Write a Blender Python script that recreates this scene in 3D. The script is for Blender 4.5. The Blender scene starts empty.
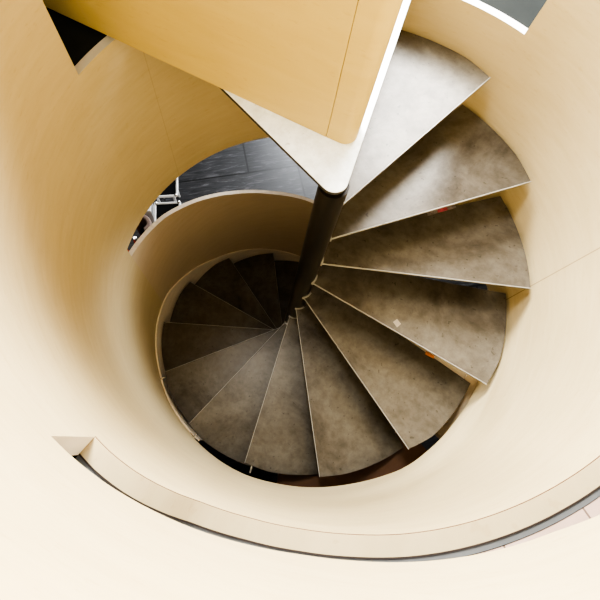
import bpy, bmesh, math, random
from mathutils import Vector, Matrix

S = 0.9                      # metres per stair radius; all plans below are in stair radii
PI = math.pi
RISE = 0.205587
T0, DT = 81.345, 25.419      # nosing angle of the landing, turn per tread (degrees)
RW, RO, RS = 1.035, 1.088, 1.083        # plywood drum, inner and outer face
FLOOR = -16 * RISE           # lower storey floor
HEAD = -1.0                  # underside of the upper floor
random.seed(4)
scene = bpy.context.scene
col = scene.collection
R = math.radians


def pol(r, deg, z=0.0):
    return (r * math.cos(R(deg)), r * math.sin(R(deg)), z)


def interp(pts, x):
    if x <= pts[0][0]:
        return pts[0][1]
    for (a, va), (b, vb) in zip(pts, pts[1:]):
        if x <= b:
            t = (x - a) / (b - a)
            return va + (vb - va) * t
    return pts[-1][1]


# ------------------------------------------------------------------ materials
def new_mat(name):
    m = bpy.data.materials.new(name)
    m.use_nodes = True
    nt = m.node_tree
    return m, nt, nt.nodes['Principled BSDF']


def lin(c):
    def f(v):
        v /= 255.0
        return v / 12.92 if v <= 0.04045 else ((v + 0.055) / 1.055) ** 2.4
    return (f(c[0]), f(c[1]), f(c[2]), 1)


def node(nt, t, **kw):
    n = nt.nodes.new(t)
    for k, v in kw.items():
        setattr(n, k, v)
    return n


def coords(nt, scale=(1, 1, 1)):
    tc = node(nt, 'ShaderNodeTexCoord')
    mp = node(nt, 'ShaderNodeMapping')
    mp.inputs['Scale'].default_value = scale
    nt.links.new(tc.outputs['Object'], mp.inputs['Vector'])
    return tc, mp


def noise(nt, vec, scale, detail=5, rough=0.6, dist=0.0):
    n = node(nt, 'ShaderNodeTexNoise')
    n.inputs['Scale'].default_value = scale
    n.inputs['Detail'].default_value = detail
    n.inputs['Roughness'].default_value = rough
    n.inputs['Distortion'].default_value = dist
    nt.links.new(vec, n.inputs['Vector'])
    return n.outputs['Fac']


def ramp(nt, fac, stops):
    r = node(nt, 'ShaderNodeValToRGB')
    el = r.color_ramp.elements
    while len(el) < len(stops):
        el.new(0.5)
    for e, (p, c) in zip(el, stops):
        e.position = p
        e.color = c
    nt.links.new(fac, r.inputs['Fac'])
    return r.outputs['Color']


def mix(nt, fac, a, b, mode='MIX'):
    m = node(nt, 'ShaderNodeMix', data_type='RGBA', blend_type=mode)
    for s, v in ((0, fac), (6, a), (7, b)):
        if hasattr(v, 'is_linked'):
            nt.links.new(v, m.inputs[s])
        else:
            m.inputs[s].default_value = v
    return m.outputs[2]


def math_n(nt, op, a, b=None):
    m = node(nt, 'ShaderNodeMath', operation=op)
    for i, v in enumerate((a, b)):
        if v is None:
            continue
        if hasattr(v, 'is_linked'):
            nt.links.new(v, m.inputs[i])
        else:
            m.inputs[i].default_value = v
    return m.outputs[0]


def plywood(name, c0, c1, grain=(3, 3, 22), seams=(), rough=0.42, vary=0.06):
    m, nt, b = new_mat(name)
    tc, mp = coords(nt, grain)
    f = noise(nt, mp.outputs[0], 1.6, 6, 0.62, 0.4)
    c = ramp(nt, f, [(0.25, c0), (0.75, c1)])
    tc2, mp2 = coords(nt, (1, 1, 1))
    blot = noise(nt, mp2.outputs[0], 2.2, 3, 0.5)
    sh = ramp(nt, blot, [(0.3, (1 - vary,) * 3 + (1,)), (0.7, (1, 1, 1, 1))])
    c = mix(nt, 1.0, c, sh, 'MULTIPLY')
    # fine flecks
    tc3, mp3 = coords(nt, (14, 14, 60))
    fl = noise(nt, mp3.outputs[0], 2.0, 2, 0.5)
    flc = ramp(nt, fl, [(0.30, (0.93, 0.90, 0.86, 1)), (0.36, (1, 1, 1, 1))])
    c = mix(nt, 0.7, c, flc, 'MULTIPLY')
    if seams:
        sx = node(nt, 'ShaderNodeSeparateXYZ')
        nt.links.new(tc2.outputs['Object'], sx.inputs[0])
        ang = math_n(nt, 'ARCTAN2', sx.outputs[1], sx.outputs[0])
        tot = None
        for s in seams:
            d = math_n(nt, 'ABSOLUTE', math_n(nt, 'SUBTRACT', ang, R(s[0])))
            l = math_n(nt, 'MULTIPLY', math_n(nt, 'LESS_THAN', d, 0.0022), s[1])
            tot = l if tot is None else math_n(nt, 'MAXIMUM', tot, l)
        c = mix(nt, tot, c, (0.16, 0.09, 0.04, 1))
    nt.links.new(c, b.inputs['Base Color'])
    b.inputs['Roughness'].default_value = rough
    b.inputs['Specular IOR Level'].default_value = 0.35
    bp = node(nt, 'ShaderNodeBump')
    bp.inputs['Strength'].default_value = 0.03
    bp.inputs['Distance'].default_value = 0.01
    nt.links.new(f, bp.inputs['Height'])
    nt.links.new(bp.outputs[0], b.inputs['Normal'])
    return m


def plain(name, c, rough=0.5, metal=0.0, var=0.12, scale=8.0, spec=0.5, grain=(1, 1, 1)):
    m, nt, b = new_mat(name)
    tc, mp = coords(nt, grain)
    f = noise(nt, mp.outputs[0], scale, 5, 0.6)
    lo = tuple(v * (1 - var) for v in c[:3]) + (1,)
    hi = tuple(min(1, v * (1 + var)) for v in c[:3]) + (1,)
    nt.links.new(ramp(nt, f, [(0.3, lo), (0.7, hi)]), b.inputs['Base Color'])
    b.inputs['Roughness'].default_value = rough
    b.inputs['Metallic'].default_value = metal
    b.inputs['Specular IOR Level'].default_value = spec
    return m


def slab_steel(name, dark, light, spot, rough=0.38, spec=0.5, mottle=1.0, metal=0.0):
    m, nt, b = new_mat(name)
    tc, mp = coords(nt, (1, 1, 1))
    big = noise(nt, mp.outputs[0], 3.2, 7, 0.68, 0.5)
    c = ramp(nt, big, [(0.30, dark), (0.50, mix_c(dark, light, 0.6)), (0.70, light)])
    fine = noise(nt, mp.outputs[0], 26, 6, 0.7, 0.2)
    c = mix(nt, 0.55 * mottle, c, ramp(nt, fine, [(0.32, (0.55, 0.53, 0.50, 1)), (0.60, (1.08, 1.08, 1.08, 1))]), 'MULTIPLY')
    mid = noise(nt, mp.outputs[0], 9, 8, 0.75, 1.2)
    msk = ramp(nt, mid, [(0.62, (0, 0, 0, 1)), (0.74, (1, 1, 1, 1))])
    sp = math_n(nt, 'MULTIPLY', msk, 0.45 * mottle)
    c = mix(nt, sp, c, spot)
    pits = noise(nt, mp.outputs[0], 48, 2, 0.5)
    pm = ramp(nt, pits, [(0.69, (0, 0, 0, 1)), (0.72, (1, 1, 1, 1))])
    c = mix(nt, math_n(nt, 'MULTIPLY', pm, 0.45 * mottle), c, (spot[0] * .5, spot[1] * .5, spot[2] * .5, 1))
    nt.links.new(c, b.inputs['Base Color'])
    rr = node(nt, 'ShaderNodeMapRange')
    rr.inputs['To Min'].default_value = rough - 0.07
    rr.inputs['To Max'].default_value = rough + 0.12
    nt.links.new(big, rr.inputs['Value'])
    nt.links.new(rr.outputs[0], b.inputs['Roughness'])
    b.inputs['Specular IOR Level'].default_value = spec
    b.inputs['Metallic'].default_value = metal
    bp = node(nt, 'ShaderNodeBump')
    bp.inputs['Strength'].default_value = 0.05
    bp.inputs['Distance'].default_value = 0.004
    nt.links.new(fine, bp.inputs['Height'])
    nt.links.new(bp.outputs[0], b.inputs['Normal'])
    return m


def mix_c(a, b, t):
    return tuple(a[i] + (b[i] - a[i]) * t for i in range(3)) + (1,)


PLY = plywood('birch_plywood_curved', (0.50, 0.396, 0.226, 1), (0.56, 0.459, 0.276, 1), seams=((6.8, 0.6), (149.2, 0.16)))
PLY_LOW = plywood('birch_plywood_lower', (0.50, 0.39, 0.26, 1), (0.56, 0.45, 0.31, 1))
PLY_FLAT = plywood('birch_plywood_flat', (0.50, 0.378, 0.138, 1), (0.55, 0.428, 0.172, 1), grain=(2, 2, 14), vary=0.04)
PLY_EDGE = plywood('plywood_edge', (0.62, 0.50, 0.36, 1), (0.76, 0.64, 0.48, 1), grain=(5, 5, 90), vary=0.1, rough=0.5)
PLY_SILL = plywood('plywood_sill', (0.42, 0.33, 0.19, 1), (0.48, 0.39, 0.235, 1), grain=(2, 2, 30), vary=0.05, rough=0.5)
WHITE = plain('lit_reveal', (0.90, 0.84, 0.78, 1), 0.5, var=0.04)  # pale tone carries the light on the slot jamb and other cut ends
GREYRIM = plain('grey_threshold', (0.62, 0.60, 0.58, 1), 0.4, var=0.06)
TREAD = slab_steel('patinated_steel_tread', (0.058, 0.046, 0.033, 1), (0.15, 0.133, 0.108, 1), (0.026, 0.020, 0.014, 1), 0.33, 0.5, 1.0, 0.42)
LAND = slab_steel('pale_landing_plate', (0.68, 0.72, 0.77, 1), (0.83, 0.88, 0.95, 1), (0.46, 0.49, 0.52, 1), 0.4, 0.4, 0.8)
EDGE = plain('bare_steel_edge', (0.32, 0.305, 0.28, 1), 0.4, 0.2, var=0.1, scale=30)
DARKEDGE = plain('dark_plate_edge', (0.05, 0.045, 0.04, 1), 0.5, 0.3)
COLUMN = plain('blackened_steel', (0.035, 0.03, 0.026, 1), 0.3, 0.75, var=0.5, scale=7, grain=(1, 1, .25))
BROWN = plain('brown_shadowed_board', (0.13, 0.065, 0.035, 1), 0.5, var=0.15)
SKIRT = plywood('plywood_skirting', (0.74, 0.62, 0.46, 1), (0.86, 0.74, 0.58, 1), grain=(3, 3, 18), vary=0.1)
CHANNEL = plain('grey_metal_channel', (0.22, 0.22, 0.215, 1), 0.4, 0.5, var=0.1)
GASKET = plain('dark_gasket', (0.035, 0.025, 0.02, 1), 0.5)
ROOMWALL = plain('lower_room_paint', (0.30, 0.28, 0.26, 1), 0.7, var=0.05)
SLATE = plain('dark_slate_floor', (0.019, 0.021, 0.020, 1), 0.9, var=0.25, scale=3, spec=0.15)
WFRAME = plain('white_frame_enamel', (0.75, 0.74, 0.72, 1), 0.35, var=0.05)
BLACK = plain('black_seat_pad', (0.004, 0.004, 0.0045, 1), 0.8, var=0.2, spec=0.2)
CHROME = plain('silver_metal', (0.70, 0.69, 0.67, 1), 0.22, 0.9, var=0.05)
TAUPE = plain('taupe_upholstery', (0.22, 0.155, 0.125, 1), 0.8, var=0.12, scale=20)
WHITEP = plain('white_panel', (0.85, 0.84, 0.82, 1), 0.4, var=0.03)
RED = plain('red_fabric', (0.50, 0.06, 0.03, 1), 0.8, var=0.15, scale=18)


STK_RED = plain('pinkish_red_print', (0.36, 0.07, 0.10, 1), 0.5, var=0.5, scale=60)
STK_GREY = plain('grey_print', (0.18, 0.15, 0.15, 1), 0.5, var=0.6, scale=60)
STK_ORANGE = plain('orange_print', (0.55, 0.18, 0.04, 1), 0.5, var=0.3, scale=60)
STK_TAPE = plain('beige_tape', (0.30, 0.25, 0.19, 1), 0.6, var=0.1)


def tiles_mat():
    m, nt, b = new_mat('pale_pink_tiles')
    tc, mp = coords(nt)
    sx = node(nt, 'ShaderNodeSeparateXYZ')
    nt.links.new(tc.outputs['Object'], sx.inputs[0])
    ang = math_n(nt, 'ARCTAN2', sx.outputs[1], sx.outputs[0])
    u = math_n(nt, 'FRACT', math_n(nt, 'DIVIDE', math_n(nt, 'SUBTRACT', ang, R(-57.5 + 360)), R(11.3)))
    l = math_n(nt, 'LESS_THAN', u, 0.022)
    f = noise(nt, mp.outputs[0], 6, 5)
    c = ramp(nt, f, [(0.3, (0.46, 0.32, 0.245, 1)), (0.7, (0.54, 0.39, 0.305, 1))])
    c = mix(nt, l, c, (0.18, 0.12, 0.09, 1))
    nt.links.new(c, b.inputs['Base Color'])
    b.inputs['Roughness'].default_value = 0.55
    return m


def planks_mat():
    m, nt, b = new_mat('charcoal_floor_planks')
    tc = node(nt, 'ShaderNodeTexCoord')
    mp = node(nt, 'ShaderNodeMapping')
    mp.vector_type = 'TEXTURE'
    mp.inputs['Location'].default_value = (-0.697 * S + 0.33, 2.354 * S + 0.1415, 0)
    mp.inputs['Rotation'].default_value = (0, 0, R(23.3))
    nt.links.new(tc.outputs['Object'], mp.inputs['Vector'])
    br = node(nt, 'ShaderNodeTexBrick')
    br.offset = 0.37
    br.inputs['Scale'].default_value = 1.0
    br.inputs['Brick Width'].default_value = 1.55
    br.inputs['Row Height'].default_value = 0.44
    br.inputs['Mortar Size'].default_value = 0.009
    br.inputs['Mortar Smooth'].default_value = 0.0
    br.inputs['Color1'].default_value = (0.035, 0.035, 0.037, 1)
    br.inputs['Color2'].default_value = (0.05, 0.05, 0.053, 1)
    br.inputs['Mortar'].default_value = (0.006, 0.006, 0.006, 1)
    nt.links.new(mp.outputs[0], br.inputs['Vector'])
    mg = node(nt, 'ShaderNodeMapping')
    mg.inputs['Scale'].default_value = (1.2, 9, 1)
    nt.links.new(mp.outputs[0], mg.inputs['Vector'])
    f = noise(nt, mg.outputs[0], 3.0, 8, 0.7, 0.8)
    c = mix(nt, 1.0, br.outputs['Color'], ramp(nt, f, [(0.35, (0.35, 0.35, 0.35, 1)), (0.55, (1.0, 1.0, 1.0, 1)), (0.72, (4.2, 4.2, 4.2, 1))]), 'MULTIPLY')
    nt.links.new(c, b.inputs['Base Color'])
    r = ramp(nt, f, [(0.35, (0.5,) * 3 + (1,)), (0.62, (0.3,) * 3 + (1,))])
    nt.links.new(r, b.inputs['Roughness'])
    b.inputs['Specular IOR Level'].default_value = 0.6
    bp = node(nt, 'ShaderNodeBump')
    bp.inputs['Strength'].default_value = 0.15
    bp.inputs['Distance'].default_value = 0.01
    nt.links.new(f, bp.inputs['Height'])
    nt.links.new(bp.outputs[0], b.inputs['Normal'])
    return m


TILES = tiles_mat()
PLANKS = planks_mat()


# ------------------------------------------------------------------ mesh helpers
class MB:
    """collects shapes (in stair radii) and links them as ONE mesh object"""
    def __init__(self):
        self.bm = bmesh.new()
        self.mi = 0

    def v(self, p):
        return self.bm.verts.new((p[0] * S, p[1] * S, p[2] * S))

    def f(self, vs):
        try:
            fc = self.bm.faces.new(vs)
            fc.material_index = self.mi
            return fc
        except ValueError:
            return None

    def prism(self, pts, z0, z1, top=None, side=None, bottom=None):
        """plan polygon pts (counter-clockwise) between z0 and z1"""
        a = [self.v((p[0], p[1], z0)) for p in pts]
        b = [self.v((p[0], p[1], z1)) for p in pts]
        n = len(pts)
        keep = self.mi
        if top is not None: self.mi = top
        self.f(b)
        self.mi = keep if bottom is None else bottom
        self.f(a[::-1])
        self.mi = keep if side is None else side
        for i in range(n):
            j = (i + 1) % n
            self.f([a[i], a[j], b[j], b[i]])
        self.mi = keep

    def shell(self, a0, a1, zlo, zhi, r0=RW, r1=RO, step=1.5, zs=1, top_mi=None, bot_mi=None, end_mi=None):
        """curved solid between angles a0..a1 (deg), heights given by functions or numbers"""
        fl = zlo if callable(zlo) else (lambda t: zlo)
        fh = zhi if callable(zhi) else (lambda t: zhi)
        n = max(2, int(abs(a1 - a0) / step) + 1)
        keep = self.mi
        cols = []
        for i in range(n + 1):
            t = a0 + (a1 - a0) * i / n
            lo, hi = fl(t), fh(t)
            zz = [lo + (hi - lo) * k / zs for k in range(zs + 1)]
            cols.append(([self.v(pol(r0, t, z)) for z in zz], [self.v(pol(r1, t, z)) for z in zz]))
        for (i0, o0), (i1, o1) in zip(cols, cols[1:]):
            for k in range(zs):
                self.f([i1[k], i0[k], i0[k + 1], i1[k + 1]])
                self.f([o0[k], o1[k], o1[k + 1], o0[k + 1]])
            self.mi = keep if top_mi is None else top_mi
            self.f([i0[zs], o0[zs], o1[zs], i1[zs]])
            self.mi = keep if bot_mi is None else bot_mi
            self.f([o0[0], i0[0], i1[0], o1[0]])
            self.mi = keep
        self.mi = keep if end_mi is None else end_mi
        i0, o0 = cols[0]
        i1, o1 = cols[-1]
        self.f(i0 + o0[::-1])
        self.f(o1 + i1[::-1])
        self.mi = keep

    def box(self, c, d, rz=0.0):
        cs, sn = math.cos(rz), math.sin(rz)
        pts = []
        for sx, sy in ((-1, -1), (1, -1), (1, 1), (-1, 1)):
            x, y = sx * d[0] / 2, sy * d[1] / 2
            pts.append((c[0] + x * cs - y * sn, c[1] + x * sn + y * cs))
        self.prism(pts, c[2] - d[2] / 2, c[2] + d[2] / 2)

    def tube(self, p, q, r, n=12, r2=None):
        p, q = Vector(p), Vector(q)
        r2 = r if r2 is None else r2
        d = (q - p).normalized()
        u = d.orthogonal().normalized()
        w = d.cross(u)
        ra = [self.v(p + (u * math.cos(2 * PI * i / n) + w * math.sin(2 * PI * i / n)) * r) for i in range(n)]
        rb = [self.v(q + (u * math.cos(2 * PI * i / n) + w * math.sin(2 * PI * i / n)) * r2) for i in range(n)]
        for i in range(n):
            j = (i + 1) % n
            self.f([ra[i], ra[j], rb[j], rb[i]])
        self.f(ra[::-1])
        self.f(rb)

    def lathe(self, c, prof, n=24):
        """prof: list of (r, z) from bottom to top, closed at both ends"""
        rings = [[self.v((c[0] + r * math.cos(2 * PI * i / n), c[1] + r * math.sin(2 * PI * i / n), c[2] + z)) for i in range(n)] for r, z in prof]
        for a, b in zip(rings, rings[1:]):
            for i in range(n):
                j = (i + 1) % n
                self.f([a[i], a[j], b[j], b[i]])
        self.f(rings[0][::-1])
        self.f(rings[-1])

    def build(self, name, mats, parent=None, smooth=True, bevel=0.0, angle=35):
        if not isinstance(mats, (list, tuple)):
            mats = [mats]
        bmesh.ops.recalc_face_normals(self.bm, faces=self.bm.faces)
        me = bpy.data.meshes.new(name)
        if smooth:
            for fc in self.bm.faces:
                fc.smooth = True
            for e in self.bm.edges:
                if len(e.link_faces) == 2 and e.calc_face_angle(0) > R(angle):
                    e.smooth = False
        self.bm.to_mesh(me)
        self.bm.free()
        for m in mats:
            me.materials.append(m)
        o = bpy.data.objects.new(name, me)
        col.objects.link(o)
        if parent:
            o.parent = parent
            o.matrix_parent_inverse = parent.matrix_basis.inverted()
        if bevel:
            b = o.modifiers.new('bevel', 'BEVEL')
            b.width = bevel * S
            b.segments = 2
            b.limit_method = 'ANGLE'
            b.angle_limit = R(40)
        return o


def tag(o, label, cat, group=None):
    o['label'] = label
    o['category'] = cat
    if group:
        o['group'] = group
    return o


def thing(name, label, cat, loc, group=None):
    o = bpy.data.objects.new(name, None)
    col.objects.link(o)
    o.location = tuple(v * S for v in loc)
    return tag(o, label, cat, group)


def struct(o):
    o['kind'] = 'structure'
    return o


# ------------------------------------------------------------------ the plywood drum
SILL = [(-116.2, 0.11), (-112.7, 0.125), (-109.2, 0.125), (-106.3, 0.112), (-102.8, 0.08), (-99.7, 0.04), (-92.6, -0.005),
        (-85.3, -0.022), (-78.3, -0.015), (-71.7, 0.004), (-64.9, 0.016), (-57.7, 0.028), (-50, 0.042), (-41.8, 0.06), (-30, 0.08)]
HEADZ = [(-116.2, 0.333), (-112, 0.338), (-108, 0.338), (-103.5, 0.325), (-97.8, 0.302), (-92.4, 0.268), (-86.8, 0.238), (-81.3, 0.228), (-58, 0.232), (-52.5, 0.252), (-40, 0.285), (-30, 0.30)]
SLOT0, SLOT1 = -116.0, -24.0
DOOR0, DOOR1 = 55.3, 166.8
TOP = 2.25
DOORTOP = 2.15
kc = lambda t: (T0 - t) / DT if t <= T0 else (T0 - t + 360) / DT


def helix(t):
    return -RISE * kc(t)


LOWEDGE = [(4.2, -0.30), (4.55, -0.02)]


def wall_bottom(t):
    k = kc(t)
    if k < 4.2:
        return HEAD - 0.01
    return interp([(4.2, -1.01), (4.46, -1.01), (4.6, -1.0), (4.91, -0.985), (5.1, -0.965), (5.27, -0.962), (5.42, -0.99), (5.78, -1.05),
                   (6.1, -1.085), (6.31, -1.11), (6.6, -1.16), (6.93, -1.19), (7.2, -1.305), (7.45, -1.44), (7.66, -1.53), (7.87, -1.66), (8.25, -1.92),
                   (8.4, -RISE * 8.4 - 0.42), (10.3, -RISE * 10.3 - 0.42)], k)


w = MB()
sill = lambda t: interp(SILL, t)
head = lambda t: interp(HEADZ, t)
K = lambda k: T0 - DT * k       # angle at which the helix has fallen k risers
# below the slot (seen from the stair as the near wall), its sill, and the drum above it
w.shell(SLOT0, SLOT1, wall_bottom, sill, r1=RS, zs=4, top_mi=1)
w.shell(SLOT0, SLOT1, head, TOP, zs=4, end_mi=2, bot_mi=2)
# full-height plywood right of the slot up to the upper doorway
w.shell(SLOT1, K(2.6), wall_bottom, TOP, zs=6, end_mi=2)
w.shell(K(2.6), DOOR0, HEAD, TOP, zs=6, end_mi=1)
# below and above the doorway
w.shell(DOOR0, DOOR1, HEAD, -0.028, r1=1.072, zs=3, top_mi=3)
w.shell(DOOR0, DOOR1, DOORTOP, TOP, zs=1)
# left side of the drum
JOIN = K(10.25) + 360
w.shell(DOOR1, JOIN, HEAD, TOP, zs=6, end_mi=1)
w.shell(JOIN, 360 + SLOT0, lambda t: wall_bottom(t - 360 if t > 190 else t), TOP, zs=8, end_mi=2)
struct(w.build('wall_round', [PLY, PLY_SILL, WHITE, GREYRIM]))

# helical guard wall of the lower flight: its top follows the treads
def guard_top(t):
    return interp([(-60, -RISE * 16 + 1.03), (60, -2.02), (96.6, -1.735), (112.4, -1.645), (127.8, -1.525), (143.3, -1.385), (159.9, -1.235), (171, -1.16), (JOIN, -1.09)], t)

g = MB()
g.shell(20, JOIN, lambda t: max(FLOOR, helix(t if t > T0 else t - 0.0) - 0.42) if t > T0 else FLOOR, guard_top, r0=RW, r1=RW + 0.03, zs=5, top_mi=1)
struct(g.build('wall_lower_guard', [PLY_LOW, PLY_EDGE]))

# pale skirting that follows the stair at the foot of the lower wall
s = MB()
def helix2(t):           # helix over the range 20..360 degrees measured upward from the lower end
    return -RISE * (T0 - t + 360) / DT
s.shell(T0 - DT * 15.3 + 360, K(7.7) + 360, lambda t: max(FLOOR, helix2(t) - 0.30), lambda t: helix2(t) + interp([(0, 0.04), (142, 0.04), (176, 0.16), (194, 0.10), (213, -0.03), (240, -0.05)], t), r0=RW - 0.010, r1=RW - 0.0005)
struct(s.build('baseboard_stair', SKIRT))

# boards added below the slit by the wall; the brown carries the shade there
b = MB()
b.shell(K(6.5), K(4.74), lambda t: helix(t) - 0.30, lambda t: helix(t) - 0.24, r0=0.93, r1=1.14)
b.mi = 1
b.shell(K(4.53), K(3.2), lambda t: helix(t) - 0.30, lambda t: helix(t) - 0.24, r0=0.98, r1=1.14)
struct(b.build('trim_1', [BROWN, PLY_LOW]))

# sill of the slot: inlaid dark line, gasket gap, grey metal channel, second gap, pink tiles beyond
for nm, r0, r1, d0, d1, mt in (('trim_2', RW - 0.0012, RW + 0.0012, 0.004, 0.0006, BROWN), ('trim_3', RS, RS + 0.004, 0.06, -0.001, GASKET),
                               ('trim_4', RS + 0.004, RS + 0.019, 0.06, 0.002, CHANNEL), ('trim_5', RS + 0.019, RS + 0.0215, 0.06, 0.006, GASKET),
                               ('floor_tiles', RS + 0.0215, 1.75, 0.08, 0.004, TILES)):
    q = MB()
    q.shell(SLOT0, SLOT1, lambda t: sill(t) - d0, lambda t: sill(t) - d1, r0=r0, r1=r1)
    struct(q.build(nm, mt))

# upper floor with a round hole; lower storey room
fl = MB()
n = 120
sq = []
for i in range(n):
    t = 360 * i / n
    c, sn = math.cos(R(t)), math.sin(R(t))
    m = 4.4 / max(abs(c), abs(sn))
    sq.append((m * c, m * sn))
inn = [pol(RO + 0.004, 360 * i / n) for i in range(n)]
ri = [fl.v((p[0], p[1], HEAD)) for p in inn]
ro = [fl.v((p[0], p[1], HEAD)) for p in sq]
ti = [fl.v((p[0], p[1], -0.1)) for p in inn]
to = [fl.v((p[0], p[1], -0.1)) for p in sq]
for i in range(n):
    j = (i + 1) % n
    fl.f([ri[i], ri[j], ro[j], ro[i]])
    fl.f([ti[i], to[i], to[j], ti[j]])
    fl.f([ro[i], ro[j], to[j], to[i]])
    fl.f([ri[j], ri[i], ti[i], ti[j]])
struct(fl.build('floor_structure', ROOMWALL, smooth=False))
up = MB()
up.shell(SLOT1 + 1, DOOR0, -0.1, -0.004, r0=RO + 0.001, r1=3.4, step=2)
up.shell(DOOR0, DOOR1, -0.1, -0.029, r0=1.0725, r1=3.4, step=2)
up.shell(DOOR1, 360 + SLOT0 - 1, -0.1, -0.004, r0=RO + 0.001, r1=3.4, step=2)
struct(up.build('floor_upper', SLATE))
lo = MB()
lo.box((0, 0, FLOOR - 0.05), (8.8, 8.8, 0.1))
struct(lo.build('floor', PLANKS, smooth=False))
for nm, c, d in (('wall_left', (-4.4, 0), (0.1, 8.9)), ('wall_right', (4.4, 0), (0.1, 8.9)), ('wall_front', (0, -4.4), (8.9, 0.1))):
    m = MB()
    m.box((c[0], c[1], (FLOOR + HEAD) / 2), (d[0], d[1], HEAD - FLOOR))
    struct(m.build(nm, ROOMWALL, smooth=False))
# back wall with a wide window opening
m = MB()
WX0, WX1, WZ0, WZ1 = -0.95, 1.15, -2.9, -1.25
H2 = HEAD - FLOOR
m.box(((WX0 - 4.4) / 2, 4.4, (FLOOR + HEAD) / 2), (WX0 + 4.4, 0.1, H2))
m.box(((WX1 + 4.4) / 2, 4.4, (FLOOR + HEAD) / 2), (4.4 - WX1, 0.1, H2))
m.box(((WX0 + WX1) / 2, 4.4, (FLOOR + WZ0) / 2), (WX1 - WX0, 0.1, WZ0 - FLOOR))
m.box(((WX0 + WX1) / 2, 4.4, (HEAD + WZ1) / 2), (WX1 - WX0, 0.1, HEAD - WZ1))
struct(m.build('wall_back', ROOMWALL, smooth=False))

# ------------------------------------------------------------------ the spiral staircase
stair = thing('spiral_staircase', 'grey steel spiral staircase winding around a black central column inside a plywood drum', 'staircase', (0, 0, FLOOR))
CX, CY, CR = -0.012, 0.0, 0.052
c = MB()
c.lathe((CX, CY, 0), [(CR * 1.9, FLOOR), (CR * 1.9, FLOOR + 0.02), (CR, FLOOR + 0.021), (CR, -0.03)], 40)
c.build('column', COLUMN, stair)

# landing plate: a wedge with a rounded tip over the column
def arc_pts(cx, cy, r, a0, a1, n=10):
    return [(cx + r * math.cos(R(a0 + (a1 - a0) * i / n)), cy + r * math.sin(R(a0 + (a1 - a0) * i / n))) for i in range(n + 1)]

tip = arc_pts(-0.016, -0.003, 0.047, -126, -7, 12)
rim = [pol(RW - 0.003, 81.8 + (146.6 - 81.8) * i / 24)[:2] for i in range(25)]
lp = MB()
lp.prism(tip + rim, -0.015, 0.0, top=0, side=1, bottom=1)
lp.build('landing', [LAND, DARKEDGE], stair, bevel=0.003)

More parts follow.
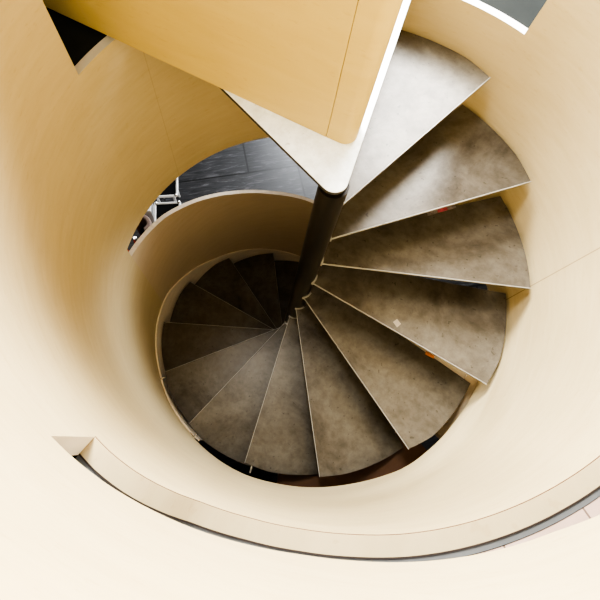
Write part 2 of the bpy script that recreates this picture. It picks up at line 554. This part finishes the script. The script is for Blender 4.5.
OUT = {1: (0.554, 0.819), 2: (0.866, 0.507), 3: (1.005, 0.094), 4: (0.941, -0.347), 5: (0.684, -0.714), 6: (0.306, -0.954), 7: (-0.105, -0.99),
       8: (-0.519, -0.855), 9: (-0.824, -0.548), 10: (-1.005, -0.147), 11: (-0.952, 0.306), 12: (-0.711, 0.701), 13: (-0.325, 0.95)}
RREAR = {1: 1.01, 2: 1.018, 3: 1.012, 4: 1.018, 5: 1.012, 6: 1.008, 7: 1.006, 8: 1.016, 9: 1.012, 10: 1.02, 11: 1.02, 12: 1.02}
TH = 0.020
for k in range(1, 16):
    if k in OUT:
        o = OUT[k]
    else:
        o = pol(1.0, T0 - DT * k)[:2]
    th = math.degrees(math.atan2(o[1], o[0]))
    ro_ = math.hypot(*o)
    rr = RREAR.get(k, 1.01)
    z = -RISE * k
    wdt = 28.3
    # inner end wraps the column
    a_in = th - 22
    inner = [(CX + (CR - 0.004) * math.cos(R(a_in + 112 * (1 - i / 8.0))), CY + (CR - 0.004) * math.sin(R(a_in + 112 * (1 - i / 8.0)))) for i in range(9)]
    ins = inner[-1]
    outer = [pol(ro_ + (rr - ro_) * min(1, i / 4.0), th + wdt * i / 14.0)[:2] for i in range(15)]
    rear_in = pol(0.12, th + 86)[:2] if k > 1 else pol(0.10, th + 52)[:2]
    t = MB()
    t.prism([ins] + outer + [rear_in, inner[0]] + inner[1:-1], z - TH, z, top=0, side=1, bottom=1)
    tr = t.build('tread', [TREAD, DARKEDGE], stair, bevel=0.0018)
    # bright bare edge along the nosing
    d = Vector((outer[0][0] - ins[0], outer[0][1] - ins[1], 0)).normalized()
    nrm = Vector((d.y, -d.x, 0))
    a, bb = Vector((*ins, 0)) + d * 0.012, Vector((*outer[0], 0))
    e = MB()
    wd = 0.0032
    e.prism([tuple(a)[:2], tuple(a + nrm * wd)[:2], tuple(bb + nrm * wd)[:2], tuple(bb)[:2]], z - 0.009, z + 0.0012)
    ne = e.build('nosing_edge', EDGE, tr, smooth=False)
    ne['label'] = 'bright bare steel edge along the front of the tread'
    # pale weld collar where the tread meets the column
    cl = MB()
    n = 14
    pts_o = [(CX + (CR + 0.008) * math.cos(R(a_in - 6 + 62 * i / n)), CY + (CR + 0.008) * math.sin(R(a_in - 6 + 62 * i / n))) for i in range(n + 1)]
    pts_i = [(CX + (CR - 0.001) * math.cos(R(a_in - 6 + 62 * i / n)), CY + (CR - 0.001) * math.sin(R(a_in - 6 + 62 * i / n))) for i in range(n + 1)]
    cl.prism(pts_o + pts_i[::-1], z - 0.012, z + 0.004)
    co = cl.build('collar', EDGE, tr)
    co['label'] = 'pale steel collar against the column'
    if k in (7, 8, 9):
        br = MB()
        ang = {7: -96.0 + 2.5, 8: th + 4.5, 9: th + 2.0}[k]
        p0, p1 = pol(0.985, ang, z - TH * 0.5), pol(RW + 0.004, ang, z - TH * 0.5)
        br.tube(p0, p1, 0.0065)
        bo = br.build('bracket', CHROME, tr)
        bo['label'] = 'small steel bracket tying the tread to the wall'
    def patch(name, pts, mt, label):
        q = MB()
        q.prism(pts, z, z + 0.0015)
        qo = q.build(name, mt, tr, smooth=False)
        qo['label'] = label
    if k == 3:
        L = lambda t, v: (0.4945 + 0.1306 * t + 0.0066 * v, 0.3738 + 0.0785 * t - 0.0156 * v)
        for t0_, t1_, mt in ((0.0, 0.34, STK_GREY), (0.36, 0.70, STK_RED), (0.72, 1.0, STK_GREY)):
            patch('sticker', [L(t0_, 0.9), L(t1_, 0.9), L(t1_, -0.1), L(t0_, -0.1)], mt, 'pinkish red sticker scrap by the rear edge' if mt is STK_RED else 'grey sticker scrap by the rear edge')
    if k == 5:
        L = lambda t, v: (0.6974 + 0.0837 * t - 0.0035 * v, -0.1945 - 0.0247 * t - 0.0176 * v)
        patch('sticker', [L(0.2, 0.75), L(0.75, 0.75), L(0.75, -0.2), L(0.2, -0.2)], STK_ORANGE, 'orange sticker scrap by the rear edge')
    if k == 4:
        patch('tape_scrap', [(0.4615, -0.1464), (0.4847, -0.17), (0.5019, -0.1473), (0.479, -0.1261)], STK_TAPE, 'pale beige scrap of tape on the tread')
    if k == 5:
        sb = MB()
        oo = [pol(ro_ + 0.022, th + 9 + (wdt + 3.0 - 9) * i / 10.0)[:2] for i in range(11)]
        ii = [pol(0.45, th + wdt + 8), pol(0.45, th + 18)]
        sb.prism(oo + [p[:2] for p in ii], z - TH - 0.026, z - TH)
        so = sb.build('support_board', SKIRT, tr)
        so['label'] = 'pale plywood board under the tread showing as a rim'

# ------------------------------------------------------------------ plywood parapet on the landing
pa = thing('parapet', 'tall plywood parapet panel with rounded end standing on the white landing plate', 'parapet', (-0.4, 0.3, 0))
A = Vector((-0.073, 0.1597)); Bdir = Vector((-0.9602, 0.2793)); N = Vector((0.2793, 0.9602))
TPK = 0.112
PH = 0.62
far = 1.75
f0 = A + Bdir * 0.0015
pnl = MB()
pnl.prism([tuple(f0), tuple(f0 + N * TPK), tuple(A + Bdir * far + N * TPK), tuple(A + Bdir * far)], 0.0, PH)
pnl.build('panel', PLY_FLAT, pa, bevel=0.001)
nose = [tuple(A)]
nose += arc_pts(-0.016, 0.192, 0.046, -100, 0, 10)
nose += arc_pts(-0.012, 0.232, 0.042, 0, 80, 8)
nose += [tuple(A + N * TPK)]
ps = MB()
ps.prism(nose, 0.0, PH)
pp = ps.build('end_post', PLY_FLAT, pa, bevel=0.001)
pp['label'] = 'rounded plywood end of the parapet beyond the seam'

# ------------------------------------------------------------------ furniture seen through the lower opening
def stool(x, y, rz, wx, wy, label):
    t = thing('stool', label, 'stool', (x, y, FLOOR), 'white framed stools on the dark floor below')
    h = 0.49
    cs, sn = math.cos(rz), math.sin(rz)
    P = lambda a, b, z: (x + a * cs - b * sn, y + a * sn + b * cs, FLOOR + z)
    f = MB()
    r = 0.014
    for s_ in (-1, 1):
        f.tube(P(-wx / 2, s_ * wy / 2, h), P(wx / 2, s_ * wy / 2, h), r)
        f.tube(P(s_ * wx / 2, -wy / 2, h), P(s_ * wx / 2, wy / 2, h), r)
    f.build('frame', WFRAME, t)
    sp = MB()
    sp.box(P(0, 0, h - 0.01), (wx - 0.02, wy - 0.02, 0.03), rz)
    sp.build('seat', BLACK, t, bevel=0.006)
    for sx in (-1, 1):
        for sy in (-1, 1):
            l = MB()
            l.tube(P(sx * wx / 2 * 0.62, sy * wy / 2 * 0.62, 0), P(sx * wx / 2 * 0.62, sy * wy / 2 * 0.62, h - 0.022), r)
            lg = l.build('leg', WFRAME, t)
            kb = MB()
            kc_ = P(sx * wx / 2 * 0.92, sy * wy / 2, h + 0.012)
            kb.lathe(kc_, [(0.004, -0.02), (0.016, -0.012), (0.021, 0.0), (0.016, 0.012), (0.004, 0.02)], 14)
            kb.build('knob', CHROME, lg)
    return t

u = math.atan2(0.30, 0.95)
ux, uy = math.cos(u), math.sin(u)
vx, vy = -uy, ux
cA = (-1.515 - 0.15 * ux + 0.20 * vx, 1.425 - 0.15 * uy + 0.20 * vy)
cB = (-1.46 - 0.14 * ux - 0.20 * vx, 1.37 - 0.14 * uy - 0.20 * vy)
stool(cA[0], cA[1], u, 0.30, 0.38, 'white framed stool with black seat, the one farther from the red pouf')
stool(cB[0], cB[1], u, 0.27, 0.38, 'white framed stool with black seat, the one next to the taupe tub chair')

bx = MB()
bx.box((-1.815, 1.225, FLOOR + 0.26), (0.13, 0.16, 0.52), R(17))
tag(bx.build('side_table', WHITEP, bevel=0.006), 'small white block side table between the taupe tub chair and the white framed stools', 'table')

cx, cy = -1.775, 0.995
ch = thing('tub_chair', 'small taupe tub chair with dark seat beside the white block table on the lower floor', 'chair', (cx, cy, FLOOR))
m = MB()
n = 18
oo = [(cx + 0.105 * math.cos(R(-50 + 230 * i / n)), cy + 0.105 * math.sin(R(-50 + 230 * i / n))) for i in range(n + 1)]
ii = [(cx + 0.06 * math.cos(R(-50 + 230 * i / n)), cy + 0.06 * math.sin(R(-50 + 230 * i / n))) for i in range(n + 1)]
m.prism(oo + ii[::-1], FLOOR + 0.12, FLOOR + 0.54)
m.build('backrest', TAUPE, ch, bevel=0.012)
m = MB()
m.lathe((cx, cy, FLOOR + 0.12), [(0.05, 0.0), (0.059, 0.01), (0.059, 0.22), (0.05, 0.24)], 24)
m.build('seat', BLACK, ch)
for a in (40, 140, 220, 320):
    m = MB()
    m.tube((cx + 0.085 * math.cos(R(a)), cy + 0.085 * math.sin(R(a)), FLOOR), (cx + 0.05 * math.cos(R(a)), cy + 0.05 * math.sin(R(a)), FLOOR + 0.14), 0.01)
    m.build('leg', CHROME, ch)

lx, ly = -1.79, 0.82
lm = thing('floor_lamp', 'short floor lamp with silver cone shade between taupe tub chair and red pouf', 'lamp', (lx, ly, FLOOR))
m = MB(); m.lathe((lx, ly, FLOOR), [(0.05, 0), (0.05, 0.015), (0.01, 0.02), (0.01, 0.30)], 20); m.build('base', CHROME, lm)
m = MB(); m.lathe((lx, ly, FLOOR + 0.30), [(0.062, 0), (0.064, 0.01), (0.022, 0.22), (0.015, 0.225)], 24); m.build('lamp_shade', CHROME, lm)
m = MB()
m.lathe((-1.96, 0.52, FLOOR), [(0.19, 0), (0.225, 0.02), (0.235, 0.20), (0.225, 0.38), (0.18, 0.44), (0.02, 0.46)], 32)
tag(m.build('pouf', RED), 'red round pouf at the narrow left end of the lower opening', 'pouf')

# ------------------------------------------------------------------ light
def area(name, loc, target, size, power, color, size_y=None):
    l = bpy.data.lights.new(name, 'AREA')
    l.energy = power
    l.color = color
    l.size = size
    if size_y:
        l.shape = 'RECTANGLE'
        l.size_y = size_y
    o = bpy.data.objects.new(name, l)
    col.objects.link(o)
    o.location = Vector(loc) * S
    o.rotation_euler = (Vector(target) * S - Vector(loc) * S).to_track_quat('-Z', 'Y').to_euler()
    return o

area('skylight_lamp', (-0.5, 0.42, 1.9), (0.95, -0.45, 1.0), 0.6, 40, (0.97, 0.99, 1.0)).data.spread = R(120)
area('upper_window_lamp', (-1.2, 2.7, 2.4), (0.75, -0.6, -0.2), 1.3, 490, (0.99, 0.99, 0.94))
area('upper_side_window_lamp', (0.65, 3.0, 2.3), (0.3, -0.4, -0.2), 1.3, 175, (0.95, 0.975, 1.0))
area('lower_window_lamp', (0.1, 4.75, -2.05), (-0.2, 0, -2.3), 1.7, 240, (0.92, 0.96, 1.0), 1.4)
area('upper_room_lamp', (1.0, -2.6, 2.4), (0.2, -1.2, 0), 1.0, 8, (1.0, 0.97, 0.95))
area('lower_fill_lamp', (-2.3, 1.3, HEAD - 0.03), (-2.1, 1.1, FLOOR), 0.5, 9, (1.0, 0.97, 0.93))  # added fill under the ceiling to brighten the furniture, no fixture there
world = bpy.data.worlds.new('World')
scene.world = world
world.use_nodes = True
bg = world.node_tree.nodes['Background']
bg.inputs[0].default_value = (0.86, 0.93, 1.0, 1)
bg.inputs[1].default_value = 0.09

# ------------------------------------------------------------------ camera
cam = bpy.data.cameras.new('camera')
co = bpy.data.objects.new('camera', cam)
col.objects.link(co)
cam.sensor_width = 36
cam.lens = 411.0539 / 600 * 36
cam.shift_x = 39.3247 / 600
cam.shift_y = 3.2454 / 600
cam.clip_start = 0.01
M = Matrix(((0.97277044, -0.2237627, 0.06039802), (0.23139247, 0.92274515, -0.30821892), (0.01323591, 0.3138019, 0.94939622))).to_4x4()
M.translation = Vector((-0.0791856, -0.846751, 1.15045542)) * S
co.matrix_world = M
scene.camera = co

scene.view_settings.view_transform = 'AgX'
scene.view_settings.look = 'AgX - High Contrast'
scene.view_settings.exposure = 0.37
